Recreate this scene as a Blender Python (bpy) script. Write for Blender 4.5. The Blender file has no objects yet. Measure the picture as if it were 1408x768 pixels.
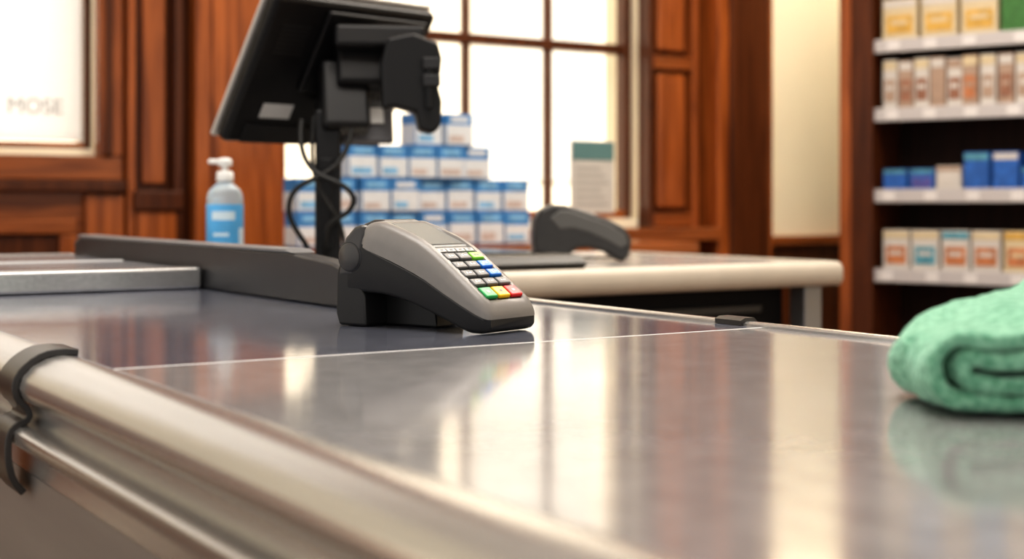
import bpy, bmesh, math, random
from mathutils import Vector, Matrix, Euler
random.seed(4)
H = 0.90                      # counter top height
CAMH = 1.02
TH = math.radians(32.62)
CT, ST = math.cos(TH), math.sin(TH)
S = bpy.context.scene
COL = S.collection

# ---------- materials ----------
def newmat(name):
    m = bpy.data.materials.new(name); m.use_nodes = True
    nt = m.node_tree
    return m, nt, nt.nodes["Principled BSDF"]

def M(name, col, rough=0.5, metal=0.0, var=0.0, scale=20.0, bump=0.0, bscale=200.0, stretch=(1,1,1), **kw):
    m, nt, b = newmat(name)
    b.inputs["Base Color"].default_value = (*col, 1)
    b.inputs["Roughness"].default_value = rough
    b.inputs["Metallic"].default_value = metal
    for k, v in kw.items():
        b.inputs[k.replace("_", " ")].default_value = v
    tc = nt.nodes.new("ShaderNodeTexCoord")
    mp = nt.nodes.new("ShaderNodeMapping"); mp.inputs["Scale"].default_value = stretch
    nt.links.new(tc.outputs["Object"], mp.inputs[0])
    if var > 0:
        n = nt.nodes.new("ShaderNodeTexNoise"); n.inputs["Scale"].default_value = scale; n.inputs["Detail"].default_value = 5
        nt.links.new(mp.outputs[0], n.inputs["Vector"])
        r = nt.nodes.new("ShaderNodeValToRGB")
        r.color_ramp.elements[0].position = 0.3; r.color_ramp.elements[1].position = 0.7
        r.color_ramp.elements[0].color = (*[c*(1-var) for c in col], 1)
        r.color_ramp.elements[1].color = (*[min(1, c*(1+var)) for c in col], 1)
        nt.links.new(n.outputs["Fac"], r.inputs[0]); nt.links.new(r.outputs[0], b.inputs["Base Color"])
    if bump > 0:
        n2 = nt.nodes.new("ShaderNodeTexNoise"); n2.inputs["Scale"].default_value = bscale; n2.inputs["Detail"].default_value = 3
        nt.links.new(mp.outputs[0], n2.inputs["Vector"])
        bp = nt.nodes.new("ShaderNodeBump"); bp.inputs["Strength"].default_value = bump; bp.inputs["Distance"].default_value = 0.002
        nt.links.new(n2.outputs["Fac"], bp.inputs["Height"]); nt.links.new(bp.outputs[0], b.inputs["Normal"])
    return m

def wood(name, c1, c2, rough=0.3, stretch=(14, 14, 0.9), spec=0.4):
    m, nt, b = newmat(name)
    tc = nt.nodes.new("ShaderNodeTexCoord"); mp = nt.nodes.new("ShaderNodeMapping")
    mp.inputs["Scale"].default_value = stretch
    n = nt.nodes.new("ShaderNodeTexNoise"); n.inputs["Scale"].default_value = 2.5; n.inputs["Detail"].default_value = 8; n.inputs["Distortion"].default_value = 0.8
    r = nt.nodes.new("ShaderNodeValToRGB")
    r.color_ramp.elements[0].position = 0.3; r.color_ramp.elements[1].position = 0.72
    r.color_ramp.elements[0].color = (*c1, 1); r.color_ramp.elements[1].color = (*c2, 1)
    nt.links.new(tc.outputs["Object"], mp.inputs[0]); nt.links.new(mp.outputs[0], n.inputs["Vector"])
    nt.links.new(n.outputs["Fac"], r.inputs[0]); nt.links.new(r.outputs[0], b.inputs["Base Color"])
    b.inputs["Roughness"].default_value = rough
    b.inputs["Specular IOR Level"].default_value = spec
    return m

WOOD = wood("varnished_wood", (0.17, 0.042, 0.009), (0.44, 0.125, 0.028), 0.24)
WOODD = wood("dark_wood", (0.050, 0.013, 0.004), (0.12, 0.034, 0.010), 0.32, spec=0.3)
WOODH = wood("varnished_wood_horizontal", (0.14, 0.036, 0.008), (0.36, 0.105, 0.025), 0.24, (0.9, 14, 14))
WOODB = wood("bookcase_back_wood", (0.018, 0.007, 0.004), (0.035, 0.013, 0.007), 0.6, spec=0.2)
CREAM = M("cream_plaster", (0.95, 0.86, 0.65), 0.7, var=0.03, scale=3, bump=0.1)
FLOORM = wood("floor_boards", (0.10, 0.05, 0.03), (0.2, 0.11, 0.06), 0.35, (14, 0.8, 1))
CEILM = M("ceiling_paint", (0.85, 0.82, 0.76), 0.8, var=0.03)
STEEL = M("brushed_rail_aluminium", (0.52, 0.515, 0.51), 0.24, 0.75, var=0.08, scale=6, stretch=(30, 0.6, 30), bump=0.03, bscale=120)
STEELP = M("front_panel_metal", (0.25, 0.235, 0.225), 0.42, 0.4, var=0.08, scale=5, stretch=(1, 0.5, 6))
CLIP = M("dark_clip_plastic", (0.034, 0.032, 0.031), 0.34, bump=0.05)
SEAM = M("seam_strip_light", (0.85, 0.85, 0.85), 0.35, 0.0)
DGREY = M("dark_grey_plastic", (0.030, 0.029, 0.029), 0.42, var=0.1, scale=30, bump=0.05)
DIVID = M("divider_grey_plastic", (0.045, 0.045, 0.048), 0.38, var=0.08, scale=15)
BEIGE = M("beige_edging", (0.56, 0.50, 0.42), 0.4, var=0.04)
FARTOP = M("far_counter_laminate", (0.42, 0.40, 0.38), 0.18, var=0.06, scale=8)

def topmat(name, col, rough, metal=0.2):
    m, nt, b = newmat(name)
    tc = nt.nodes.new("ShaderNodeTexCoord")
    n = nt.nodes.new("ShaderNodeTexNoise"); n.inputs["Scale"].default_value = 5; n.inputs["Detail"].default_value = 7
    nt.links.new(tc.outputs["Object"], n.inputs["Vector"])
    mr = nt.nodes.new("ShaderNodeMapRange")
    mr.inputs["From Min"].default_value = 0.3; mr.inputs["From Max"].default_value = 0.75
    mr.inputs["To Min"].default_value = rough*0.75; mr.inputs["To Max"].default_value = rough*1.4
    nt.links.new(n.outputs["Fac"], mr.inputs["Value"]); nt.links.new(mr.outputs[0], b.inputs["Roughness"])
    r = nt.nodes.new("ShaderNodeValToRGB")
    r.color_ramp.elements[0].position = 0.3; r.color_ramp.elements[1].position = 0.7
    r.color_ramp.elements[0].color = (*[c*0.85 for c in col], 1); r.color_ramp.elements[1].color = (*[c*1.12 for c in col], 1)
    n3 = nt.nodes.new("ShaderNodeTexNoise"); n3.inputs["Scale"].default_value = 45; n3.inputs["Detail"].default_value = 7
    nt.links.new(tc.outputs["Object"], n3.inputs["Vector"])
    nt.links.new(n3.outputs["Fac"], r.inputs[0]); nt.links.new(r.outputs[0], b.inputs["Base Color"])
    n2 = nt.nodes.new("ShaderNodeTexNoise"); n2.inputs["Scale"].default_value = 350; n2.inputs["Detail"].default_value = 2
    nt.links.new(tc.outputs["Object"], n2.inputs["Vector"])
    bp = nt.nodes.new("ShaderNodeBump"); bp.inputs["Strength"].default_value = 0.02; bp.inputs["Distance"].default_value = 0.001
    nt.links.new(n2.outputs["Fac"], bp.inputs["Height"]); nt.links.new(bp.outputs[0], b.inputs["Normal"])
    b.inputs["Metallic"].default_value = metal
    b.inputs["IOR"].default_value = 1.65
    return m
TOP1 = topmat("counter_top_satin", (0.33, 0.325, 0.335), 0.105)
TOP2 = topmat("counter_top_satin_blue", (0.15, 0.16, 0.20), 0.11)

# ---------- geometry helpers ----------
def finish(o, mat, parent=None, bevel=0, seg=3, smooth=True, angle=35):
    if mat is not None and len(o.data.materials) == 0: o.data.materials.append(mat)
    COL.objects.link(o)
    if parent: o.parent = parent
    if smooth:
        for p in o.data.polygons: p.use_smooth = True
        try:
            o.data.set_sharp_from_angle(angle=math.radians(angle))
        except Exception: pass
    if bevel > 0:
        md = o.modifiers.new("bev", "BEVEL"); md.width = bevel; md.segments = seg
        md.limit_method = "ANGLE"; md.angle_limit = math.radians(30); md.harden_normals = True
    return o

def mesh(name, verts, faces):
    me = bpy.data.meshes.new(name); me.from_pydata([tuple(v) for v in verts], [], faces); me.update()
    bm = bmesh.new(); bm.from_mesh(me); bmesh.ops.recalc_face_normals(bm, faces=bm.faces); bm.to_mesh(me); bm.free()
    return bpy.data.objects.new(name, me)

def empty(name, loc=(0, 0, 0), rotz=0.0):
    e = bpy.data.objects.new(name, None); e.empty_display_size = 0.05
    e.location = loc; e.rotation_euler = (0, 0, rotz); COL.objects.link(e); return e

def box(name, x0, x1, y0, y1, z0, z1, mat, parent=None, bevel=0, seg=3, rot=None):
    cx, cy, cz = (x0+x1)/2, (y0+y1)/2, (z0+z1)/2
    dx, dy, dz = abs(x1-x0)/2, abs(y1-y0)/2, abs(z1-z0)/2
    vs = [(sx*dx, sy*dy, sz*dz) for sx in (-1, 1) for sy in (-1, 1) for sz in (-1, 1)]
    fs = [(0,1,3,2), (4,6,7,5), (0,4,5,1), (2,3,7,6), (0,2,6,4), (1,5,7,3)]
    o = mesh(name, vs, fs); o.location = (cx, cy, cz)
    if rot: o.rotation_euler = rot
    return finish(o, mat, parent, bevel, seg, smooth=bevel > 0)

def extrude(name, pts, a0, a1, mat, plane="xz", parent=None, bevel=0, seg=3, angle=35):
    n = len(pts); vs = []
    for a in (a0, a1):
        for p in pts:
            if plane == "xz": vs.append((p[0], a, p[1]))
            elif plane == "yz": vs.append((a, p[0], p[1]))
            else: vs.append((p[0], p[1], a))
    fs = [tuple(range(n)), tuple(range(2*n-1, n-1, -1))] + [(i, (i+1) % n, n+(i+1) % n, n+i) for i in range(n)]
    return finish(mesh(name, vs, fs), mat, parent, bevel, seg, angle=angle)

def strip(name, path, thick, a0, a1, mat, parent=None, plane="xz", bevel=0):
    L, R = [], []
    for i, p in enumerate(path):
        a = Vector(path[max(i-1, 0)]); b = Vector(path[min(i+1, len(path)-1)])
        t = (b-a).normalized(); nn = Vector((-t.y, t.x))*thick/2
        L.append(Vector(p)+nn); R.append(Vector(p)-nn)
    vs = []; n = len(path)
    for a in (a0, a1):
        for p in L+R:
            vs.append((p[0], a, p[1]) if plane == "xz" else (a, p[0], p[1]))
    m = 2*n; fs = []
    for i in range(n-1):
        fs += [(i, i+1, n+i+1, n+i), (m+i, m+n+i, m+n+i+1, m+i+1),
               (i, m+i, m+i+1, i+1), (n+i, n+i+1, m+n+i+1, m+n+i)]
    fs += [(0, n, m+n, m), (n-1, m+n-1, m+2*n-1, 2*n-1)]
    return finish(mesh(name, vs, fs), mat, parent, bevel, 2, angle=50)

def loft(name, secs, mat, parent, bevel=0.0):
    n = len(secs[0]); vs = [p for s in secs for p in s]; fs = []
    for j in range(len(secs)-1):
        for i in range(n):
            fs.append((j*n+i, j*n+(i+1) % n, (j+1)*n+(i+1) % n, (j+1)*n+i))
    fs.append(tuple(range(n))); fs.append(tuple((len(secs)-1)*n+i for i in reversed(range(n))))
    return finish(mesh(name, vs, fs), mat, parent, bevel, 3, angle=50)

def lathe(name, prof, mat, parent=None, seg=48, loc=(0, 0, 0), rot=None, sy=1.0):
    vs, fs = [], []
    n = len(prof)
    for k in range(seg):
        a = 2*math.pi*k/seg
        for r, z in prof: vs.append((r*math.cos(a), r*math.sin(a)*sy, z))
    for k in range(seg):
        k2 = (k+1) % seg
        for i in range(n-1): fs.append((k*n+i, k2*n+i, k2*n+i+1, k*n+i+1))
    fs.append(tuple(k*n for k in range(seg))); fs.append(tuple(k*n+n-1 for k in reversed(range(seg))))
    o = mesh(name, vs, fs); o.location = loc
    if rot: o.rotation_euler = rot
    return finish(o, mat, parent, 0, angle=40)

def tube(name, pts, r, mat, parent=None):
    cu = bpy.data.curves.new(name, "CURVE"); cu.dimensions = "3D"; cu.bevel_depth = r; cu.bevel_resolution = 4; cu.use_fill_caps = True
    sp = cu.splines.new("NURBS"); sp.points.add(len(pts)-1); sp.use_endpoint_u = True; sp.order_u = 4
    for i, p in enumerate(pts): sp.points[i].co = (*p, 1)
    o = bpy.data.objects.new(name, cu); cu.materials.append(mat); COL.objects.link(o)
    if parent: o.parent = parent
    return o

def wld(X, d, z):   # site survey frame (right, forward, height over counter) -> world
    return Vector((CT*X+ST*d, -ST*X+CT*d, H+z))

def multibox(name, items, mats, parent=None, loc=(0, 0, 0), rotz=0.0, bevel=0.002):
    vs, fs, mi = [], [], []
    for (x0, x1, y0, y1, z0, z1, k) in items:
        b = len(vs)
        vs += [(x, y, z) for x in (x0, x1) for y in (y0, y1) for z in (z0, z1)]
        fs += [tuple(b+i for i in f) for f in [(0,1,3,2), (4,6,7,5), (0,4,5,1), (2,3,7,6), (0,2,6,4), (1,5,7,3)]]
        mi += [k]*6
    me = bpy.data.meshes.new(name); me.from_pydata(vs, [], fs)
    for m in mats: me.materials.append(m)
    for p, k in zip(me.polygons, mi): p.material_index = k
    o = bpy.data.objects.new(name, me); o.location = loc; o.rotation_euler = (0, 0, rotz)
    return finish(o, None, parent, bevel, 1, smooth=False)

# ================= ROOM =================
WY = 4.20; CE = 3.3
box("floor", -2.5, 4.9, -3.5, WY+0.25, -0.05, 0, FLOORM)
box("ceiling", -2.5, 4.9, -3.5, WY+0.25, CE, CE+0.05, CEILM)
box("wall_right", 4.80, 4.95, -3.5, WY+0.25, 0, CE, CREAM)
W1 = (-0.30, 1.20, H+0.285, 2.95); W2 = (1.76, 3.265, H+0.065, 2.95)
wb = empty("wall_back", (0, WY, 0))
def wpiece(n, x0, x1, z0, z1, m=CREAM): return box(n, x0, x1, 0, 0.22, z0, z1, m, wb)
wpiece("plaster_end", -2.5, W1[0], 0, CE)
wpiece("under_window_a", W1[0], W1[1], 0, W1[2]); wpiece("over_window_a", W1[0], W1[1], W1[3], CE)
wpiece("pier", W1[1], W2[0], 0, CE)
wpiece("under_window_b", W2[0], W2[1], 0, W2[2]); wpiece("over_window_b", W2[0], W2[1], W2[3], CE)
wpiece("plaster_field", W2[1], 4.80, 0, CE)

t1 = empty("trim_1", (0, WY, 0))
def tp(n, x0, x1, d, z0, z1, m=WOOD, d0=0.0, bev=0.006): return box(n, x0, x1, -d, -d0, z0, z1, m, t1, bev, 2)
tp("dado_field_left", -2.4, 1.27, 0.03, 0.12, H+0.16, WOODH)
tp("dado_cap_left", -2.4, 1.27, 0.085, H+0.155, H+0.19, WOODD)
tp("sill_band_left", -2.4, 1.27, 0.05, H+0.19, H+0.262, WOODH)
for i, x in enumerate((-1.2, -0.35, 0.42, )):
    for n, a in (("l", (x, x+0.05, H-0.62, H+0.03)), ("r", (x+0.66, x+0.71, H-0.62, H+0.03))):
        tp(f"dado_mould_{n}{i}", a[0], a[1], 0.055, a[2], a[3], WOOD, 0.03)
    tp(f"dado_mould_t{i}", x, x+0.71, 0.055, H+0.03, H+0.075, WOODH, 0.03)
    tp(f"dado_panel{i}", x+0.05, x+0.66, 0.037, H-0.62, H+0.03, WOODD, 0.03)
tp("dado_stile", 1.155, 1.27, 0.06, 0, H+0.15)
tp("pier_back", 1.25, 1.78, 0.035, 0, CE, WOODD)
tp("pier_mould_a", 1.275, 1.30, 0.075, H-0.2, CE)
tp("pier_panel", 1.325, 1.40, 0.05, H+0.18, CE, WOOD)
tp("pier_plinth", 1.30, 1.43, 0.085, 0, H+0.10)
tp("pier_plinth_cap", 1.29, 1.44, 0.10, H+0.10, H+0.16, WOODD)
tp("pier_mould_b", 1.415, 1.445, 0.085, H-0.2, CE, WOODD)
tp("pier_pilaster", 1.47, 1.765, 0.12, 0, CE)
tp("pier_pilaster_edge", 1.52, 1.72, 0.13, 0, CE)
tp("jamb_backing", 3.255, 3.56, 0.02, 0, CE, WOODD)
tp("jamb_stile_a", 3.262, 3.290, 0.06, 0, CE, WOODD)
tp("jamb_stile_b", 3.48, 3.51, 0.06, 0, CE)
for i, (z0, z1) in enumerate(((0.3, H+0.02), (H+0.10, H+0.62), (H+0.70, H+1.9))):
    tp(f"jamb_panel{i}", 3.315, 3.455, 0.05, z0, z1, WOOD, 0.02, 0.018)
    tp(f"jamb_rail{i}", 3.29, 3.48, 0.055, z1+0.012, z1+0.065, WOODH, 0.02)
tp("right_pilaster", 3.545, 3.83, 0.13, 0, CE, WOOD)
tp("right_pilaster_face", 3.60, 3.80, 0.145, 0, CE, WOODD)
tp("window_sill_board", 1.765, 3.54, 0.16, H-0.02, H+0.03, WOODH)
tp("window_apron", 1.765, 3.54, 0.04, 0.1, H-0.02, WOODH)
tp("dado_field_right", 3.83, 4.79, 0.03, 0, H-0.05, WOODD)
tp("dado_cap_right", 3.83, 4.79, 0.06, H-0.05, H-0.01, WOODH)
tp("window_head", -0.4, 3.55, 0.06, 2.95, 3.12, WOODH)

# windows
GL, gnt, gb = newmat("window_glass")
gnt.nodes.remove(gb)
tr = gnt.nodes.new("ShaderNodeBsdfTransparent"); gg = gnt.nodes.new("ShaderNodeBsdfGlossy"); gg.inputs["Roughness"].default_value = 0.02
mx = gnt.nodes.new("ShaderNodeMixShader"); mx.inputs[0].default_value = 0.05
gnt.links.new(tr.outputs[0], mx.inputs[1]); gnt.links.new(gg.outputs[0], mx.inputs[2]); gnt.links.new(mx.outputs[0], gnt.nodes["Material Output"].inputs[0])
def window(name, W, xs, zs, fw):
    e = empty(name, (0, WY+0.08, 0)); x0, x1, z0, z1 = W
    box("stile_left", x0, x0+fw, -0.03, 0.03, z0, z1, WOOD, e, 0.005)
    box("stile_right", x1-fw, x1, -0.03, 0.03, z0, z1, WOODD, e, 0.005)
    box("rail_bottom", x0+fw, x1-fw, -0.03, 0.03, z0, z0+fw, WOODH, e, 0.005)
    box("rail_top", x0+fw, x1-fw, -0.03, 0.03, z1-fw, z1, WOODH, e, 0.005)
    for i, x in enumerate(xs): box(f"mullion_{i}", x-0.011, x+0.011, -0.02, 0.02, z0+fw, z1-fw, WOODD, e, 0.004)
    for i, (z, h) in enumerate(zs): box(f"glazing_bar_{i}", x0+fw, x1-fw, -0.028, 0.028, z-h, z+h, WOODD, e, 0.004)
    box("glass", x0+fw, x1-fw, -0.003, 0.003, z0+fw, z1-fw, GL, e)
    return e
window("window_1", W1, [], [], 0.02)
window("window_2", W2, [2.17, 2.54, 2.895], [(H+0.71, 0.018), (H+1.45, 0.012)], 0.03)
tp("window_1_casing", 1.195, 1.27, 0.05, H+0.262, 2.95, WOOD)
tp("window_1_casing_bead", 1.215, 1.235, 0.065, H+0.262, 2.95, WOODD)

PAPER = M("paper_white", (0.85, 0.85, 0.84), 0.7, var=0.02)
INK = M("grey_ink", (0.40, 0.41, 0.43), 0.6)
ns = empty("window_notice", (0.93, WY+0.065, H+0.44))
FROST, fnt, fb = newmat("frosted_film")
fb.inputs["Base Color"].default_value = (0.92, 0.93, 0.95, 1); fb.inputs["Roughness"].default_value = 0.6
ftl = fnt.nodes.new("ShaderNodeBsdfTranslucent"); ftl.inputs[0].default_value = (0.93, 0.95, 1.0, 1)
fmx = fnt.nodes.new("ShaderNodeMixShader"); fmx.inputs[0].default_value = 0.7
fnt.links.new(fb.outputs[0], fmx.inputs[1]); fnt.links.new(ftl.outputs[0], fmx.inputs[2]); fnt.links.new(fmx.outputs[0], fnt.nodes["Material Output"].inputs[0])
tx = bpy.data.curves.new("notice_text", "FONT"); tx.body = "MOSE"; tx.size = 0.064; tx.extrude = 0.0008; tx.align_x = "CENTER"
to = bpy.data.objects.new("notice_text", tx); to.rotation_euler = (math.pi/2, 0, 0); to.parent = ns; to.location = (0.108, -0.004, -0.050); tx.materials.append(INK); COL.objects.link(to)
box("notice_sheet", -1.20, 0.245, 0, 0.002, -0.13, 1.55, FROST, ns)

# exterior
FAC = M("facade_render", (0.90, 0.81, 0.67), 0.8, var=0.08, scale=1.2)
fa = empty("street_building", (0, 9.0, 0))
box("facade", -8, 14, 0, 0.4, -0.5, 9, FAC, fa)
FACD = M("facade_window_light", (0.66, 0.63, 0.58), 0.5, var=0.08, scale=2)
RED = M("red_paint", (0.55, 0.16, 0.12), 0.5)
for i, x in enumerate((-4.2, -1.0, 2.6, 5.4, 8.5)):
    box(f"facade_window_{i}", x, x+1.1, -0.03, 0, 1.2, 3.4, FACD, fa)
    box(f"facade_course_{i}", x-0.2, x+1.3, -0.06, 0, 3.5, 3.65, FACD, fa)
box("red_downpipe", 6.72, 6.77, -0.12, 0, 0.0, 3.2, RED, fa)
box("street_ground", -8, 14, WY+0.3, 9.0, -0.25, -0.15, M("pavement", (0.5, 0.48, 0.45), 0.8, var=0.1))

# ================= CHECKOUT COUNTER =================
cc = empty("checkout_counter")
SE = 1.005; F = 0.300; B = 0.930
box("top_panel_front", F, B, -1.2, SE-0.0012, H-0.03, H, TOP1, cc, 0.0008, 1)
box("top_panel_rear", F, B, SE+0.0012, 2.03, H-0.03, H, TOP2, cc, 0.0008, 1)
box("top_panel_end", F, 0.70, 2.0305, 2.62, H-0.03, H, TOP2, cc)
box("seam_strip", F, B, SE-0.0017, SE+0.0017, H-0.02, H+0.0002, SEAM, cc)
roll = [(F-0.0005, 0.0), (0.290, 0.0012), (0.279, -0.0008), (0.268, -0.006), (0.2605, -0.014), (0.258, -0.022),
        (0.260, -0.029), (0.265, -0.034), (0.274, -0.036), (0.274, -0.052), (0.258, -0.053), (0.2545, -0.056), (0.2545, -0.064),
        (0.258, -0.068), (0.268, -0.070), (0.268, -0.090), (F-0.0005, -0.090)]
extrude("front_rail", [(x, H+z) for x, z in roll], -1.2, 2.62, STEEL, "xz", cc, angle=48)
box("front_panel", 0.268, 0.30, -1.2, 2.62, 0.08, H-0.0905, STEELP, cc)
box("kick_plate", 0.31, 0.66, -1.15, 2.6, 0.0, 0.08, DGREY, cc)
box("counter_body", 0.301, 0.695, -1.18, 2.6, 0.08, H-0.031, STEELP, cc)
extrude("far_rail", [(B, H-0.03), (B, H+0.002), (B+0.003, H+0.004), (B+0.012, H+0.004), (B+0.018, H-0.001), (B+0.018, H-0.03)], -1.2, 2.028, STEEL, "xz", cc)
extrude("far_rail_joint", [(B-0.004, H+0.0003), (B-0.004, H+0.005), (B+0.002, H+0.0075), (B+0.014, H+0.0075), (B+0.022, H-0.0), (B+0.022, H-0.032), (B+0.019, H-0.032), (B+0.019, H+0.0003)], 1.030, 1.068, CLIP, "xz", cc)
cp = [(0.304, 0.0025), (0.290, 0.0040), (0.277, 0.0022), (0.266, -0.0042), (0.2575, -0.013), (0.2548, -0.022), (0.2572, -0.031), (0.264, -0.038),
      (0.267, -0.044), (0.264, -0.049), (0.257, -0.051), (0.252, -0.056), (0.250, -0.066), (0.2505, -0.080), (0.254, -0.094), (0.262, -0.104)]
def smooth_path(p, it=2):
    for _ in range(it):
        q = [p[0]]
        for a, b in zip(p, p[1:]):
            q += [(a[0]*.75+b[0]*.25, a[1]*.75+b[1]*.25), (a[0]*.25+b[0]*.75, a[1]*.25+b[1]*.75)]
        q.append(p[-1]); p = q
    return p
strip("rail_clip", [(x, H+z) for x, z in smooth_path(cp, 1)], 0.0055, 1.110, 1.158, CLIP, cc, "xz", 0.001)

PLT = topmat("platform_plate", (0.30, 0.31, 0.34), 0.13)
sp = empty("raised_belt_platform", (0, 0, H))
box("platform_core", F+0.002, 0.688, 1.905, 2.55, 0.0005, 0.027, DGREY, sp)
box("platform_plate", F+0.02, 0.672, 1.925, 2.53, 0.027, 0.0295, PLT, sp)
box("rim_front", F+0.002, 0.688, 1.885, 1.925, 0.0005, 0.031, STEEL, sp, 0.005)
box("rim_back", F+0.002, 0.688, 2.53, 2.56, 0.0005, 0.031, STEEL, sp, 0.005)
box("rim_inner", F+0.06, 0.672, 2.2, 2.212, 0.0295, 0.031, SEAM, sp)

dv = empty("counter_divider", (0, 0, H))
extrude("divider_wall", [(1.42, 0.0005), (1.42, 0.040), (1.47, 0.052), (1.60, 0.0605), (2.52, 0.0605), (2.56, 0.052), (2.56, 0.0005)], 0.692, 0.722, DIVID, "yz", dv, 0.004)
extrude("divider_cap", [(1.58, 0.0598), (1.60, 0.0645), (2.52, 0.0645), (2.54, 0.0598)], 0.690, 0.724, M("divider_cap_grey", (0.30, 0.30, 0.31), 0.3, 0.3), "yz", dv, 0.0015)

# ================= FAR (CASHIER) COUNTER =================
fc = empty("cashier_counter")
box("worktop", 0.726, 2.09, 2.052, 2.84, H-0.042, H, FARTOP, fc, 0.003)
extrude("edge_near", [(2.053, H-0.046), (2.053, H+0.002), (2.045, H+0.003), (2.034, H-0.001), (2.028, H-0.012), (2.028, H-0.034), (2.034, H-0.044), (2.045, H-0.047)], 0.95, 2.10, BEIGE, "yz", fc, 0, angle=50)
extrude("edge_side", [(2.089, H-0.046), (2.089, H+0.002), (2.097, H+0.003), (2.108, H-0.001), (2.114, H-0.012), (2.114, H-0.034), (2.108, H-0.044), (2.097, H-0.047)], 2.04, 2.85, BEIGE, "xz", fc, 0, angle=50)
LEG = M("leg_grey_metal", (0.28, 0.28, 0.29), 0.4, 0.5)
box("leg_a", 2.03, 2.08, 2.065, 2.11, 0, H-0.047, LEG, fc, 0.004)
box("leg_b", 2.03, 2.08, 2.78, 2.825, 0, H-0.047, LEG, fc, 0.004)
box("leg_c", 1.0, 1.05, 2.065, 2.11, 0, H-0.047, LEG, fc, 0.004)
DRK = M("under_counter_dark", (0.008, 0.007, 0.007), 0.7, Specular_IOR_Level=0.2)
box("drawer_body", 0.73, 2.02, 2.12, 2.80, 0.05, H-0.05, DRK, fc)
box("drawer_lip", 1.1, 1.95, 2.105, 2.12, H-0.10, H-0.085, DGREY, fc, 0.002)

pl = empty("flatbed_scanner", (1.35, 2.26, H))
extrude("scanner_bed", [(-0.20, 0.0005), (-0.215, 0.012), (-0.19, 0.028), (0.17, 0.030), (0.185, 0.02), (0.185, 0.0005)], -0.105, 0.125, DGREY, "yz", pl, 0.005)
box("scanner_glass", -0.08, 0.10, -0.13, 0.12, 0.030, 0.0315, M("scanner_black_glass", (0.01, 0.01, 0.012), 0.12), pl)

# ================= CARD TERMINAL =================
SH = M("terminal_grey_shell", (0.225, 0.212, 0.202), 0.34, var=0.03, scale=80, bump=0.06, bscale=900)
DK = M("terminal_dark_body", (0.017, 0.017, 0.018), 0.40, bump=0.06, bscale=900, Specular_IOR_Level=0.4)
DK2 = M("terminal_face_dark", (0.014, 0.014, 0.016), 0.35)
LID = M("terminal_lid_grey", (0.055, 0.053, 0.053), 0.34, bump=0.05, bscale=900)
SCR = M("terminal_lcd", (0.20, 0.215, 0.215), 0.22)
KG = M("key_grey", (0.12, 0.12, 0.125), 0.4)
KF = M("key_function_light", (0.42, 0.42, 0.42), 0.4)
KL = M("key_lime", (0.22, 0.62, 0.03), 0.35); KB = M("key_blue", (0.01, 0.18, 0.66), 0.35)
KGR = M("key_green", (0.01, 0.36, 0.09), 0.35); KY = M("key_yellow", (0.92, 0.56, 0.01), 0.35); KR = M("key_red", (0.78, 0.015, 0.02), 0.35)
WH = M("key_legend_white", (0.8, 0.8, 0.8), 0.5)
p0 = wld(-0.1735, 1.372, 0)
ct = empty("card_terminal", (p0.x, p0.y, H), math.radians(-68.9))
Wd = 0.082
def ring(x, zt, zb, ia, ib, rr=0.006, dip=0.0):
    yl, yr = ib, Wd-ib; tl, tr = ia, Wd-ia
    return [(x, yl, zb), (x, yl+0.0002, zb+(zt-zb)*0.35), (x, tl-0.0005+(yl-tl)*0.3, zt-rr*0.9), (x, tl+rr*0.30, zt-rr*0.28), (x, tl+rr, zt),
            (x, tl+rr+0.0045, zt), (x, tl+rr+0.0065, zt-dip),
            (x, tr-rr-0.0065, zt-dip), (x, tr-rr-0.0045, zt), (x, tr-rr, zt), (x, tr-rr*0.30, zt-rr*0.28), (x, tr+0.0005+(yr-tr)*0.3, zt-rr*0.9),
            (x, yr-0.0002, zb+(zt-zb)*0.35), (x, yr, zb)]
secs = [
 ring(0.030, 0.0900, 0.080, 0.008, 0.004), ring(0.032, 0.0985, 0.078, 0.006, 0.002), ring(0.036, 0.1010, 0.0765, 0.0055, 0.0013), ring(0.040, 0.1020, 0.075, 0.005, 0.001), ring(0.050, 0.1030, 0.072, 0.004, 0.0),
 ring(0.056, 0.1020, 0.070, 0.004, 0.0, 0.006, 0.002), ring(0.070, 0.0978, 0.0655, 0.0035, 0.0, 0.006, 0.003), ring(0.085, 0.0925, 0.060, 0.0035, 0.0, 0.006, 0.003), ring(0.100, 0.0868, 0.0543, 0.003, 0.0, 0.006, 0.003), ring(0.113, 0.0800, 0.0485, 0.003, 0.0, 0.006, 0.003), ring(0.124, 0.0729, 0.0428, 0.003, 0.0, 0.006, 0.003),
 ring(0.135, 0.0650, 0.0370, 0.003, 0.0, 0.006, 0.003), ring(0.155, 0.0500, 0.0270, 0.003, 0.0, 0.006, 0.003), ring(0.172, 0.0372, 0.0190, 0.003, 0.0005, 0.006, 0.003),
 ring(0.1785, 0.0318, 0.0165, 0.0035, 0.001, 0.006, 0.0015), ring(0.1822, 0.0275, 0.0150, 0.0045, 0.0022), ring(0.1850, 0.0230, 0.0142, 0.0065, 0.0042, 0.004), ring(0.1868, 0.0188, 0.0140, 0.0090, 0.0070, 0.002)]
loft("shell", secs, SH, ct)
def ringb(x, zt, zb, i, rr=0.004):
    return [(x, i+rr, zb), (x, i+rr*0.3, zb+rr*0.3), (x, i, zb+rr), (x, i, zt), (x, Wd-i, zt), (x, Wd-i, zb+rr), (x, Wd-i-rr*0.3, zb+rr*0.3), (x, Wd-i-rr, zb)]
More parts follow.
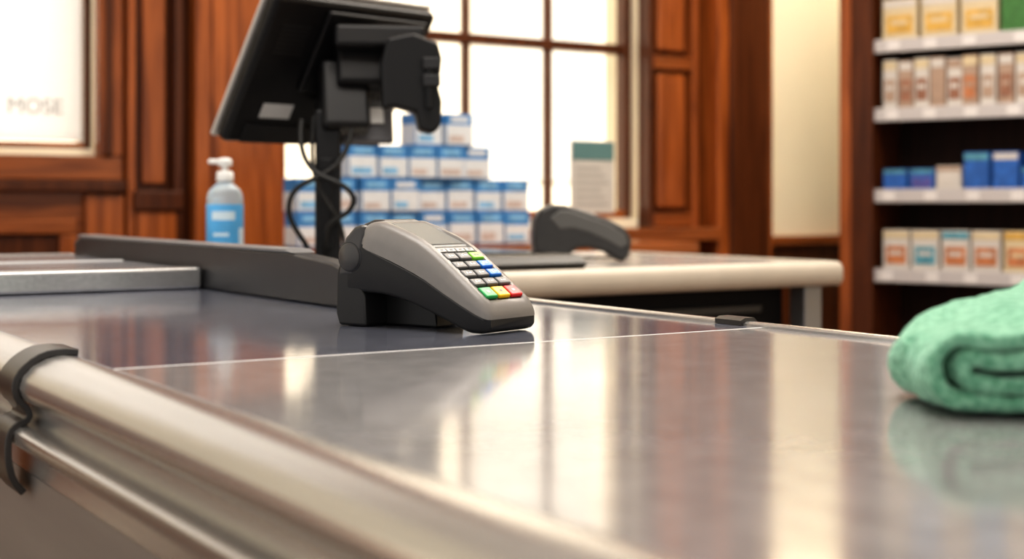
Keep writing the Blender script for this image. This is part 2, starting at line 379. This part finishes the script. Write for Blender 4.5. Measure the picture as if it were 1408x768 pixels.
lows = [ringb(0.002, 0.066, 0.040, 0.004), ringb(0.006, 0.078, 0.036, 0.0025), ringb(0.016, 0.084, 0.034, 0.0018), ringb(0.035, 0.080, 0.0335, 0.0018), ringb(0.055, 0.073, 0.033, 0.0018), ringb(0.072, 0.067, 0.0308, 0.0018),
        ringb(0.090, 0.060, 0.027, 0.0018), ringb(0.113, 0.051, 0.0195, 0.0018), ringb(0.135, 0.040, 0.0115, 0.0018), ringb(0.155, 0.030, 0.0040, 0.0018), ringb(0.161, 0.027, 0.0020, 0.0019), ringb(0.167, 0.024, 0.0010, 0.002), ringb(0.176, 0.019, 0.0008, 0.003),
        ringb(0.1825, 0.0165, 0.0025, 0.0045, 0.003), ringb(0.1865, 0.0140, 0.0060, 0.0070, 0.002)]
loft("lower_body", lows, DK, ct)
sm = []
for (x, z, i) in [(0.036, 0.0765, 0.0016), (0.055, 0.0700, -0.0002), (0.090, 0.0575, -0.0002), (0.113, 0.0480, -0.0002), (0.135, 0.0365, -0.0002), (0.155, 0.0265, -0.0002), (0.172, 0.0185, 0.0004), (0.1815, 0.0146, 0.002)]:
    sm.append([(x, i, z-0.0010), (x, i, z), (x, Wd-i, z), (x, Wd-i, z-0.0010)])
loft("seam_line", sm, LID, ct)
extrude("rear_lid", [(0.004, 0.060), (0.006, 0.078), (0.013, 0.092), (0.024, 0.1005), (0.036, 0.1045), (0.046, 0.1048), (0.052, 0.1030), (0.050, 0.085), (0.03, 0.07)], 0.013, Wd-0.013, LID, "xz", ct, 0.004, 4)
chk = [(0.001, 0.048), (0.003, 0.070), (0.010, 0.087), (0.022, 0.098), (0.033, 0.1000), (0.036, 0.090), (0.032, 0.076), (0.022, 0.050)]
extrude("rear_cheek_left", chk, 0.0012, 0.014, LID, "xz", ct, 0.004, 3)
extrude("rear_cheek_right", chk, Wd-0.014, Wd-0.0012, LID, "xz", ct, 0.004, 3)
extrude("base_block", [(0.001, 0.0006), (-0.003, 0.012), (-0.002, 0.052), (0.003, 0.064), (0.014, 0.060), (0.030, 0.040), (0.036, 0.030), (0.037, 0.0006)], 0.002, Wd-0.002, DK, "xz", ct, 0.003, 3)
extrude("base_tongue", [(0.034, 0.0006), (0.034, 0.036), (0.060, 0.036), (0.085, 0.026), (0.098, 0.016), (0.1, 0.0006)], 0.034, Wd-0.004, DK, "xz", ct, 0.002, 2)
lathe("hinge_disc", [(0.0135, -0.003), (0.0135, 0.001), (0.0120, 0.0022), (0.0005, 0.0024)], LID, ct, 40, (0.0165, 0.0015, 0.068), (math.pi/2, 0, 0))
lathe("hinge_ring", [(0.0155, -0.003), (0.0155, -0.0002), (0.0145, 0.0004), (0.0005, 0.0004)], DK2, ct, 40, (0.0165, 0.0015, 0.068), (math.pi/2, 0, 0))
def deckframe(name, p, q):
    ang = math.atan2(p[1]-q[1], q[0]-p[0])
    e = bpy.data.objects.new(name, None); e.empty_display_size = 0.01
    e.location = (p[0], 0, p[1]); e.rotation_euler = (0, ang, 0); e.parent = ct; COL.objects.link(e); return e
A = deckframe("screen_frame", (0.055, 0.1005), (0.113, 0.0770))
box("screen_bezel", 0.000, 0.0605, 0.0115, Wd-0.0115, -0.003, 0.0015, KF, A, 0.002)
box("screen_bezel_dark", 0.002, 0.0575, 0.0135, Wd-0.0135, 0.0005, 0.0019, LID, A, 0.0006)
box("lcd", 0.004, 0.0555, 0.0160, Wd-0.0160, 0.001, 0.0023, SCR, A, 0.0004)
K = deckframe("keypad_frame", (0.1135, 0.0766), (0.177, 0.0305))
box("keypad_plate", 0.0, 0.0790, 0.0105, Wd-0.0105, -0.001, 0.0008, DK2, K, 0.001)
for i in range(4):
    y = 0.0135+i*0.0141
    box(f"function_key_{i}", 0.0015, 0.0068, y, y+0.0125, 0.0, 0.0024, KF, K, 0.0008, 2)
    box(f"function_mark_{i}", 0.0030, 0.0050, y+0.004, y+0.0085, 0.0024, 0.0025, DK2, K)
def key(n, r, c, m, w=0.0175, l=0.0098):
    x = 0.0105+r*0.0131; y = 0.0125+c*0.0195
    if r == 4: l = 0.0142
    box(n, x, x+l, y, y+w, 0.0, 0.0044, m, K, 0.0016, 3)
    mm = DK2 if m in (KY, KL) else WH
    if r == 4:
        box(n+"_mark", x+l*0.40, x+l*0.60, y+w*0.40, y+w*0.60, 0.0044, 0.00452, mm, K)
    else:
        box(n+"_mark", x+l*0.38, x+l*0.62, y+w*0.30, y+w*0.40, 0.0044, 0.00452, mm, K)
        box(n+"_mark_b", x+l*0.44, x+l*0.56, y+w*0.5, y+w*0.72, 0.0044, 0.00452, mm, K)
for r in range(5):
    for c in range(3):
        m = KG
        if c == 2: m = [KL, KB, KB, KG, KR][r]
        if r == 4: m = [KGR, KY, KR][c]
        key(f"key_{r}_{c}", r, c, m)

# ================= POS MONITOR =================
BLK = M("monitor_black_plastic", (0.007, 0.007, 0.008), 0.36, bump=0.04, bscale=500, Specular_IOR_Level=0.28)
BLK2 = M("stand_black", (0.009, 0.009, 0.010), 0.4, Specular_IOR_Level=0.32)
SIL = M("bezel_silver", (0.55, 0.53, 0.50), 0.35, 0.4)
pm = empty("pos_monitor", wld(-0.328, 2.52, 0))
al = math.radians(45); ta = math.radians(35)
def dvec(X, d, z): return Vector((CT*X+ST*d, -ST*X+CT*d, z))
Wv = dvec(math.cos(al), math.sin(al), 0).normalized()
Uv = dvec(math.sin(al)*math.sin(ta), -math.cos(al)*math.sin(ta), math.cos(ta)).normalized()
Nv = Uv.cross(Wv).normalized()
head = bpy.data.objects.new("monitor_head", None); COL.objects.link(head); head.parent = pm
mt = Matrix(((Wv.x, Nv.x, Uv.x, 0), (Wv.y, Nv.y, Uv.y, 0), (Wv.z, Nv.z, Uv.z, 0), (0, 0, 0, 1)))
head.matrix_local = Matrix.Translation(wld(-0.344, 2.57, 0.366)-Vector(pm.location)) @ mt
ysg = 1 if (Nv.dot(dvec(0, 1, 0)) > 0) else -1
def hb(n, x0, x1, y0, y1, z0, z1, m, bev=0.003):
    return box(n, x0, x1, ysg*y0, ysg*y1, z0, z1, m, head, bev)
hb("rear_housing", -0.183, 0.183, -0.026, 0.004, -0.150, 0.150, BLK, 0.012)
hb("front_frame", -0.187, 0.187, 0.004, 0.013, -0.154, 0.154, SIL, 0.004)
hb("display_glass", -0.175, 0.175, 0.013, 0.0145, -0.142, 0.142, M("display_glass_black", (0.01, 0.01, 0.012), 0.08), 0.001)
hb("rear_boss", -0.07, 0.16, -0.036, -0.026, -0.03, 0.135, BLK, 0.005)
hb("hinge_mount", -0.03, 0.09, -0.062, -0.036, -0.06, 0.08, BLK2, 0.008)
hb("spec_label", -0.128, -0.062, -0.0272, -0.0262, -0.092, -0.062, M("label_grey", (0.5, 0.5, 0.5), 0.6, var=0.15, scale=300), 0)
hb("rear_wordmark", 0.05, 0.12, -0.0368, -0.0362, 0.112, 0.119, M("wordmark_grey", (0.3, 0.3, 0.3), 0.5), 0)
for i in range(7): hb(f"vent_{i}", -0.15, -0.09, -0.0268, -0.0260, 0.04+i*0.009, 0.043+i*0.009, DK2, 0)
hb("port_cover", -0.15, 0.0, -0.030, -0.026, -0.145, -0.105, BLK2, 0.003)
def cam_box(n, X, d, z, w, dep, h, m, yaw=0.0, tilt=0.0, bev=0.004):
    o = box(n, -w/2, w/2, -dep/2, dep/2, -h/2, h/2, m, pm, bev)
    o.location = wld(X, d, z)-Vector(pm.location)
    o.rotation_euler = Euler((tilt, 0, -TH+yaw), "XYZ")
    return o
cam_box("pole", -0.328, 2.48, 0.145, 0.046, 0.035, 0.285, BLK2, 0.1, 0, 0.006)
cam_box("base_plate", -0.328, 2.52, 0.006, 0.22, 0.2, 0.011, BLK2, 0.3, 0, 0.005)
cam_box("pole_cable_guide", -0.328, 2.457, 0.12, 0.022, 0.008, 0.16, BLK, 0.1, 0, 0.002)
cam_box("neck", -0.300, 2.49, 0.31, 0.085, 0.05, 0.13, BLK2, 0.25, -0.35, 0.010)
cam_box("neck_upper", -0.262, 2.50, 0.375, 0.11, 0.05, 0.10, BLK, 0.2, -0.3, 0.010)
cam_box("crossbar", -0.235, 2.47, 0.415, 0.16, 0.035, 0.040, BLK2, 0.15, -0.2, 0.008)
ptsm = [(-0.045, 0.075), (0.0, 0.085), (0.045, 0.068), (0.052, 0.04), (0.046, -0.012), (0.052, -0.035), (0.050, -0.078), (0.036, -0.092), (0.012, -0.086), (0.006, -0.055), (-0.03, -0.045), (-0.052, -0.05), (-0.055, 0.03)]
mo = extrude("reader_module", ptsm, -0.028, 0.028, BLK2, "xz", pm, 0.007, 3)
mo.location = wld(-0.178, 2.46, 0.335)-Vector(pm.location); mo.rotation_euler = (0, 0, -TH+0.15)
cam_box("reader_slot", -0.145, 2.428, 0.33, 0.012, 0.012, 0.09, BLK, 0.15, 0, 0.003)
cam_box("reader_detail_a", -0.140, 2.425, 0.365, 0.03, 0.01, 0.02, DK2, 0.15, 0, 0.002)
cam_box("reader_detail_b", -0.140, 2.425, 0.335, 0.03, 0.01, 0.02, DK2, 0.15, 0, 0.002)
cam_box("customer_display", -0.262, 2.53, 0.268, 0.09, 0.015, 0.080, M("customer_display_grey", (0.12, 0.12, 0.13), 0.4), 0.2, -0.35, 0.004)
cam_box("customer_display_label", -0.258, 2.521, 0.280, 0.05, 0.003, 0.03, PAPER, 0.2, -0.35, 0)
def cpt(px, py, d): return wld((px-704)/1911*d, d, 0.12-(py-280)/1911*d)-Vector(pm.location)
CAB = M("cable_black", (0.006, 0.006, 0.006), 0.5)
tube("cable_a", [cpt(*a) for a in [(415, 165, 2.46), (410, 200, 2.44), (426, 238, 2.43), (462, 248, 2.42), (492, 268, 2.43), (480, 296, 2.44), (450, 302, 2.44), (446, 330, 2.45), (450, 365, 2.47)]], 0.0046, CAB, pm)
tube("cable_b", [cpt(*a) for a in [(487, 150, 2.47), (484, 200, 2.45), (458, 240, 2.43), (405, 252, 2.42), (392, 290, 2.43), (410, 322, 2.45), (428, 345, 2.47), (430, 368, 2.5)]], 0.0046, CAB, pm)
tube("cable_c", [cpt(*a) for a in [(432, 160, 2.47), (426, 215, 2.46), (434, 262, 2.44), (470, 300, 2.44), (476, 340, 2.46), (470, 366, 2.48)]], 0.0036, CAB, pm)

# ================= HAND SANITISER =================
hp = wld(-0.537, 2.60, 0)
hs = empty("hand_sanitizer_bottle", hp)
CLR, cnt, cb = newmat("clear_bottle_plastic")
cb.inputs["Base Color"].default_value = (0.80, 0.90, 0.95, 1); cb.inputs["Roughness"].default_value = 0.12
cb.inputs["Transmission Weight"].default_value = 0.55; cb.inputs["IOR"].default_value = 1.35
lathe("bottle", [(0.004, 0.0005), (0.030, 0.0005), (0.034, 0.004), (0.0345, 0.03), (0.0345, 0.125), (0.0335, 0.136), (0.029, 0.146), (0.020, 0.154), (0.014, 0.159), (0.013, 0.164), (0.002, 0.164)], CLR, hs, sy=0.8)
lathe("label", [(0.0350, 0.018), (0.0352, 0.0185), (0.0352, 0.1185), (0.0350, 0.119)], M("label_blue", (0.10, 0.42, 0.80), 0.4, var=0.12, scale=18), hs, sy=0.8)
LBW = M("label_print_white", (0.65, 0.80, 0.92), 0.4)
def arcpatch(n, a0, a1, z0, z1, m):
    vs, fs = [], []
    for i in range(9):
        a = math.radians(a0+(a1-a0)*i/8)
        for z in (z0, z1): vs.append((0.0356*math.cos(a), 0.0356*math.sin(a)*0.8, z))
    for i in range(8): fs.append((2*i, 2*i+2, 2*i+3, 2*i+1))
    finish(mesh(n, vs, fs), m, hs)
arcpatch("label_print_a", -150, -75, 0.090, 0.106, LBW); arcpatch("label_print_b", -145, -95, 0.060, 0.066, LBW); arcpatch("label_print_c", -60, -30, 0.040, 0.075, LBW)
lathe("collar", [(0.002, 0.162), (0.0155, 0.162), (0.0160, 0.164), (0.0155, 0.178), (0.013, 0.181), (0.006, 0.182), (0.0055, 0.192), (0.002, 0.192)], PAPER, hs)
lathe("pump_cap", [(0.002, 0.190), (0.012, 0.190), (0.0135, 0.194), (0.0135, 0.201), (0.010, 0.205), (0.002, 0.206)], PAPER, hs)
box("nozzle", -0.032, 0.0, -0.006, 0.006, 0.194, 0.203, PAPER, hs, 0.003)

# ================= HANDHELD SCANNER =================
sd = 2.86
bs = empty("barcode_scanner", wld(0.13, sd, 0), -TH+0.12)
prof = [(735, 358), (731, 335), (732, 305), (740, 289), (757, 282), (775, 283), (800, 291), (835, 303), (858, 315), (867, 331), (864, 352), (856, 361), (846, 358), (832, 348), (806, 341), (790, 342), (782, 350), (778, 360)]
k = sd/1911
pp = [((x-704)*k-0.13, 0.12-(y-280)*k) for x, y in prof]
zmin = min(p[1] for p in pp); pp = [(x, z-zmin+0.0008) for x, z in pp]
extrude("scanner_shell", pp, -0.03, 0.03, DGREY, "xz", bs, 0.012, 4)
inl = [(752, 300), (766, 289), (780, 290), (800, 297), (835, 309), (856, 322), (861, 336), (850, 342), (834, 332), (806, 320), (785, 314), (766, 316)]
extrude("scanner_grip_inlay", [((x-704)*k-0.13, 0.12-(y-280)*k-zmin) for x, y in inl], -0.0325, 0.0325, M("scanner_inlay", (0.10, 0.098, 0.095), 0.4), "xz", bs, 0.004, 3)
tube("scanner_cable", [(0.085, 0.0, 0.02), (0.12, 0.03, 0.008), (0.10, 0.12, 0.004), (-0.05, 0.18, 0.004), (-0.10, 0.1, 0.004)], 0.003, CAB, bs)

# ================= DISPLAY TABLE + BOXES =================
dt = empty("display_table", (0, 0, 0))
box("table_top", 1.44, 2.85, 3.36, 3.80, H-0.035, H, WOODH, dt, 0.004)
for i, (x, y) in enumerate(((1.46, 3.4), (2.76, 3.4), (1.46, 3.72), (2.76, 3.72))):
    box(f"table_leg_{i}", x, x+0.05, y, y+0.05, 0, H-0.035, WOOD, dt, 0.003)
BB = M("carton_blue", (0.045, 0.20, 0.46), 0.5, var=0.2, scale=20); BW = M("carton_white", (0.62, 0.64, 0.66), 0.5, var=0.06, scale=60)
BL = M("carton_lightblue", (0.20, 0.42, 0.64), 0.5, var=0.2, scale=40); BP = M("carton_print", (0.50, 0.41, 0.38), 0.5, var=0.2, scale=80)
items = []
for x0, n, r in [(1.545, 8, 0), (1.545, 8, 1), (1.705, 5, 2), (1.915, 2, 3)]:
    step = 0.0955 if r != 2 else 0.092
    for i in range(n):
        x = x0+i*step+random.uniform(-0.0015, 0.0015); y = 3.50+random.uniform(-0.010, 0.010); z = H+0.001+r*0.0955
        items.append((x, x+0.089, y, y+0.09, z, z+0.094, 0))
        zt = z+random.choice((0.058, 0.060, 0.062, 0.056))
        items.append((x+0.002, x+0.087, y-0.0015, y, z+0.004, zt, 1))
        items.append((x-0.0012, x, y+0.002, y+0.088, z+0.004, zt, 1))
        items.append((x+0.010, x+random.uniform(0.05, 0.078), y-0.0025, y-0.0015, z+0.012, z+random.uniform(0.026, 0.038), 3 if random.random() < .6 else 2))
        items.append((x+0.015, x+0.075, y-0.0015, y, z+0.070, z+0.085, 2 if random.random() < .7 else 1))
        if r < 2 and i > 0: items.append((x, x+0.088, y+0.12, y+0.21, z, z+0.094, 0))
multibox("product_carton_stack", items, [BB, BW, BL, BP])
sg = empty("counter_sign", (2.535, 3.50, H+0.0005))
SLG = M("sign_line_grey", (0.35, 0.33, 0.31), 0.5)
box("sign_base", -0.06, 0.06, -0.03, 0.03, 0, 0.008, PAPER, sg, 0.002)
box("sign_stem", -0.006, 0.006, -0.004, 0.004, 0.008, 0.12, PAPER, sg, 0.001)
box("sign_card", -0.083, 0.083, -0.006, 0.0, 0.09, 0.315, M("sign_card_grey", (0.52, 0.49, 0.45), 0.5, var=0.04), sg, 0.002)
box("sign_header", -0.079, 0.079, -0.0075, -0.006, 0.255, 0.311, M("sign_teal", (0.10, 0.20, 0.20), 0.5), sg)
for i in range(6): box(f"sign_line_{i}", -0.065, 0.06-(i % 3)*0.015, -0.007, -0.006, 0.115+i*0.022, 0.122+i*0.022, SLG, sg)

# ================= BOOKCASE =================
bc = empty("product_shelving", (3.843, 3.713, 0), math.radians(-68.9))
BL_, DEP = 1.75, 0.28
box("side_stile_left", 0.0, 0.125, -0.02, 0.03, 0, 2.9, WOODD, bc, 0.005)
box("side_stile_bead", 0.0, 0.045, -0.03, -0.02, 0, 2.9, WOOD, bc, 0.005)
box("side_left", 0.105, 0.125, 0.03, DEP, 0, 2.9, WOODD, bc)
box("side_right", BL_-0.03, BL_, 0.0, DEP, 0, 2.9, WOODD, bc)
box("back_board", 0.125, BL_-0.03, DEP-0.02, DEP, 0, 2.9, WOODB, bc)
box("plinth", 0.125, BL_-0.03, 0.0, DEP-0.02, 0, 0.12, WOODD, bc)
box("crown", 0.0, BL_, -0.02, DEP, 2.9, 3.0, WOODD, bc, 0.005)
SHW = M("shelf_white_metal", (0.46, 0.43, 0.41), 0.4, var=0.03)
SHT = M("shelf_ticket_grey", (0.52, 0.49, 0.49), 0.4)
TKT = M("price_ticket", (0.72, 0.69, 0.68), 0.5)
zs = [0, 0, H-0.122, H+0.170, H+0.467, H+0.719, H+0.99, H+1.26]
for i, z in enumerate(zs):
    if i in (0, 1): continue
    box(f"shelf_{i}", 0.126, BL_-0.031, 0.005, DEP-0.021, z-0.028, z, SHW, bc)
    box(f"shelf_lip_{i}", 0.126, BL_-0.031, -0.004, 0.005, z-0.045, z+0.004, SHT, bc, 0.002)
    for j in range(10):
        xx = 0.16+j*0.155+random.uniform(-0.02, 0.02)
        box(f"ticket_{i}_{j}", xx, xx+0.045, -0.0055, -0.004, z-0.038, z-0.005, TKT, bc)
PC = [M("pack_cream", (0.62, 0.51, 0.33), 0.5, var=0.06, scale=40), M("pack_yellow", (0.60, 0.36, 0.08), 0.5, var=0.2, scale=30), M("pack_brown", (0.28, 0.13, 0.08), 0.5, var=0.25, scale=40),
      M("pack_white", (0.60, 0.56, 0.52), 0.5, var=0.04, scale=40), M("pack_orange", (0.50, 0.19, 0.08), 0.5, var=0.25, scale=40), M("pack_teal", (0.10, 0.30, 0.38), 0.5, var=0.2, scale=40),
      M("pack_blue", (0.025, 0.12, 0.42), 0.45, var=0.2, scale=40), M("pack_green", (0.05, 0.17, 0.04), 0.5, var=0.2, scale=40), M("pack_beige", (0.40, 0.28, 0.21), 0.5, var=0.1, scale=40),
      M("pack_purple", (0.12, 0.08, 0.28), 0.5, var=0.2, scale=40)]
def packrow(name, z, w, h, gap, fn, x0=0.150, x1=BL_-0.06, dep=0.14):
    it = []; x = x0; i = 0
    while x+w < x1:
        main, top, mid, hh = fn(i)
        y = 0.012+random.uniform(0, 0.012)
        it.append((x, x+w, y, y+dep, z+0.001, z+0.001+hh*h, main))
        it.append((x+0.002, x+w-0.002, y-0.0015, y, z+hh*h*0.80, z+hh*h*0.97, top))
        it.append((x+w*0.12, x+w*0.88, y-0.0025, y, z+hh*h*0.16, z+hh*h*0.60, mid))
        it.append((x+w*0.25, x+w*0.75, y-0.0035, y-0.0025, z+hh*h*0.38, z+hh*h*0.48, main))
        x += w+gap+random.uniform(0, 0.004); i += 1
    multibox(name, it, PC, bc, bevel=0.0)
packrow("cartons_upper", zs[5], 0.128, 0.150, 0.014, lambda i: [(0, 3, 1, 1), (0, 3, 1, 1), (0, 3, 1, 1), (7, 1, 7, 1.05)][i % 4])
packrow("packs_beige", zs[4], 0.053, 0.180, 0.005, lambda i: [(3, 0, 8, 1), (8, 3, 2, .97), (3, 0, 2, 1), (8, 3, 8, 1), (3, 8, 2, .97), (8, 0, 4, 1), (3, 0, 8, 1), (8, 3, 2, 1), (3, 0, 8, 1), (7, 3, 7, 1), (7, 3, 7, 1)][i % 11])
packrow("packs_blue", zs[3], 0.088, 0.085, 0.010, lambda i: [(6, 5, 6, .9), (6, 5, 9, .9), (3, 8, 3, 1.0), (6, 5, 6, 1.55), (6, 3, 6, 1.55)][i % 5])
packrow("packs_white", zs[2], 0.098, 0.145, 0.010, lambda i: [(3, 0, 4, 1), (3, 0, 5, 1), (3, 5, 4, 1), (3, 0, 4, 1), (0, 1, 4, 1)][i % 5])
packrow("cartons_top", zs[6], 0.10, 0.16, 0.01, lambda i: [(0, 3, 2, 1), (6, 3, 5, 1)][i % 2])

# ================= GREEN CLOTH =================
GRN, gnt2, gp = newmat("mint_microfibre")
gp.inputs["Roughness"].default_value = 0.9; gp.inputs["Sheen Weight"].default_value = 0.5; gp.inputs["Sheen Roughness"].default_value = 0.5
gp.inputs["Sheen Tint"].default_value = (0.7, 0.95, 0.85, 1)
tc = gnt2.nodes.new("ShaderNodeTexCoord"); n = gnt2.nodes.new("ShaderNodeTexNoise"); n.inputs["Scale"].default_value = 200; n.inputs["Detail"].default_value = 4
gnt2.links.new(tc.outputs["Object"], n.inputs["Vector"])
r = gnt2.nodes.new("ShaderNodeValToRGB"); r.color_ramp.elements[0].position = 0.35; r.color_ramp.elements[1].position = 0.65
r.color_ramp.elements[0].color = (0.10, 0.33, 0.20, 1); r.color_ramp.elements[1].color = (0.30, 0.62, 0.44, 1)
gnt2.links.new(n.outputs["Fac"], r.inputs[0]); gnt2.links.new(r.outputs[0], gp.inputs["Base Color"])
bp = gnt2.nodes.new("ShaderNodeBump"); bp.inputs["Strength"].default_value = 1.0; bp.inputs["Distance"].default_value = 0.003
gnt2.links.new(n.outputs["Fac"], bp.inputs["Height"]); gnt2.links.new(bp.outputs[0], gp.inputs["Normal"])
cl = empty("folded_microfibre_cloth", wld(0.2305, 0.772, 0.0012), -TH-0.05)
def upath(xl, zb, zt, xr, n=12, nl=14):
    p = [(xr-(xr-xl)*i/nl, zb) for i in range(nl)]
    c = (zb+zt)/2; rr = (zt-zb)/2
    for i in range(n+1):
        a = -math.pi/2-math.pi*i/n
        p.append((xl+rr*0.9*math.cos(a), c+rr*math.sin(a)))
    p += [(xl+(xr-xl)*(i+1)/nl, zt) for i in range(nl)]
    return p
def cloth(name, path, thick, depth, nd=30, y0=0.0, seed=0.0):
    L, R = [], []
    for i, p in enumerate(path):
        a = Vector(path[max(i-1, 0)]); b = Vector(path[min(i+1, len(path)-1)])
        t = (b-a).normalized(); nn = Vector((-t.y, t.x))*thick/2
        L.append(Vector(p)+nn); R.append(Vector(p)-nn)
    ring_ = L+R[::-1]; m = len(ring_); vs, fs = [], []
    for j in range(nd+1):
        v = j/nd
        e = 1.0-0.3*max(0, 1-v*nd/1.5)-0.3*max(0, 1-(1-v)*nd/1.5)
        for i, q in enumerate(ring_):
            mid = (L[min(i, 2*len(L)-1-i)]+R[min(i, 2*len(L)-1-i)])/2
            qq = mid+(q-mid)*e
            x, z = qq
            y = y0+v*(depth+0.75*max(0, x))
            gx = min(x, 0.13)
            z2 = z*(1+5.6*max(0, gx)*(0.55+0.6*v)) + (0.0024*math.sin(x*60+y*35+seed)+0.0018*math.sin(x*130-y*70+seed))*min(1, z/0.02)
            x2 = x + 0.005*math.sin(y*40+seed*2)+0.0018*math.sin(y*110+z*90+seed)+0.010*v*v
            y2 = y + 0.005*math.sin(x*45+z*60+seed)*(1-v)
            vs.append((x2, y2, max(z2, 0.0)))
    for j in range(nd):
        for i in range(m):
            i2 = (i+1) % m
            fs.append((j*m+i, j*m+i2, (j+1)*m+i2, (j+1)*m+i))
    n2 = len(path)
    for j in (0, nd):
        for i in range(n2-1):
            fs.append((j*m+i, j*m+i+1, j*m+m-2-i, j*m+m-1-i))
    o = mesh(name, vs, fs); finish(o, GRN, cl, 0, angle=180)
    sd_ = o.modifiers.new("sub", "SUBSURF"); sd_.levels = 2; sd_.render_levels = 2
    tx_ = bpy.data.textures.new(name+"_tex", "CLOUDS"); tx_.noise_scale = 0.010; tx_.noise_depth = 2
    dm = o.modifiers.new("terry", "DISPLACE"); dm.texture = tx_; dm.strength = 0.0024; dm.mid_level = 0.5; dm.texture_coords = "LOCAL"
    return o
cloth("outer_fold", upath(0.016, 0.0060, 0.0385, 0.175), 0.0095, 0.105, seed=0.5)
cloth("inner_fold", upath(0.022, 0.0160, 0.0285, 0.170), 0.0100, 0.102, y0=0.000, seed=0.6)

# ================= LIGHTS / WORLD =================
w = bpy.data.worlds.new("World"); S.world = w; w.use_nodes = True
bg = w.node_tree.nodes["Background"]; bg.inputs[0].default_value = (1.0, 0.96, 0.905, 1); bg.inputs[1].default_value = 0.86
def area(name, loc, rot, sx, sy, e, col):
    l = bpy.data.lights.new(name, "AREA"); l.shape = "RECTANGLE"; l.size = sx; l.size_y = sy; l.energy = e; l.color = col
    o = bpy.data.objects.new(name, l); o.location = loc; o.rotation_euler = rot; COL.objects.link(o); return o
area("added_fill", (0.6, 1.2, 3.25), (0, 0, 0), 1.6, 1.6, 60, (1, 0.95, 0.88))  # unseen area light added overhead to light the interior
area("added_fill.001", (2.8, 2.2, 3.25), (0, 0, 0), 1.4, 1.4, 65, (1, 0.91, 0.80))  # second added overhead fill
area("added_fill.002", (4.10, 3.70, 3.2), (math.radians(22), 0, 0), 0.5, 0.2, 40, (1, 0.93, 0.80))  # added wall washer, unseen source that brightens the cream plaster
sun = bpy.data.lights.new("sun", "SUN"); sun.energy = 8.5; sun.angle = math.radians(2); sun.color = (1, 0.93, 0.82)
so = bpy.data.objects.new("sun", sun); so.rotation_euler = (math.radians(42), 0, math.radians(-12)); COL.objects.link(so)

# ================= CAMERA =================
cam = bpy.data.cameras.new("camera"); co = bpy.data.objects.new("camera", cam); COL.objects.link(co)
cam.sensor_width = 36; cam.lens = 1911/1408*36; cam.shift_y = -(384-280)/1408
co.location = (0, 0, CAMH); co.rotation_euler = (math.pi/2, 0, -TH)
cam.dof.use_dof = True; cam.dof.focus_distance = 1.34; cam.dof.aperture_fstop = 4.6; cam.dof.aperture_blades = 0
cam.clip_start = 0.02
S.camera = co
S.view_settings.view_transform = "Standard"; S.view_settings.exposure = 0.06
for lk in ("Medium High Contrast", "Standard - Medium High Contrast"):
    try:
        S.view_settings.look = lk; break
    except Exception:
        pass
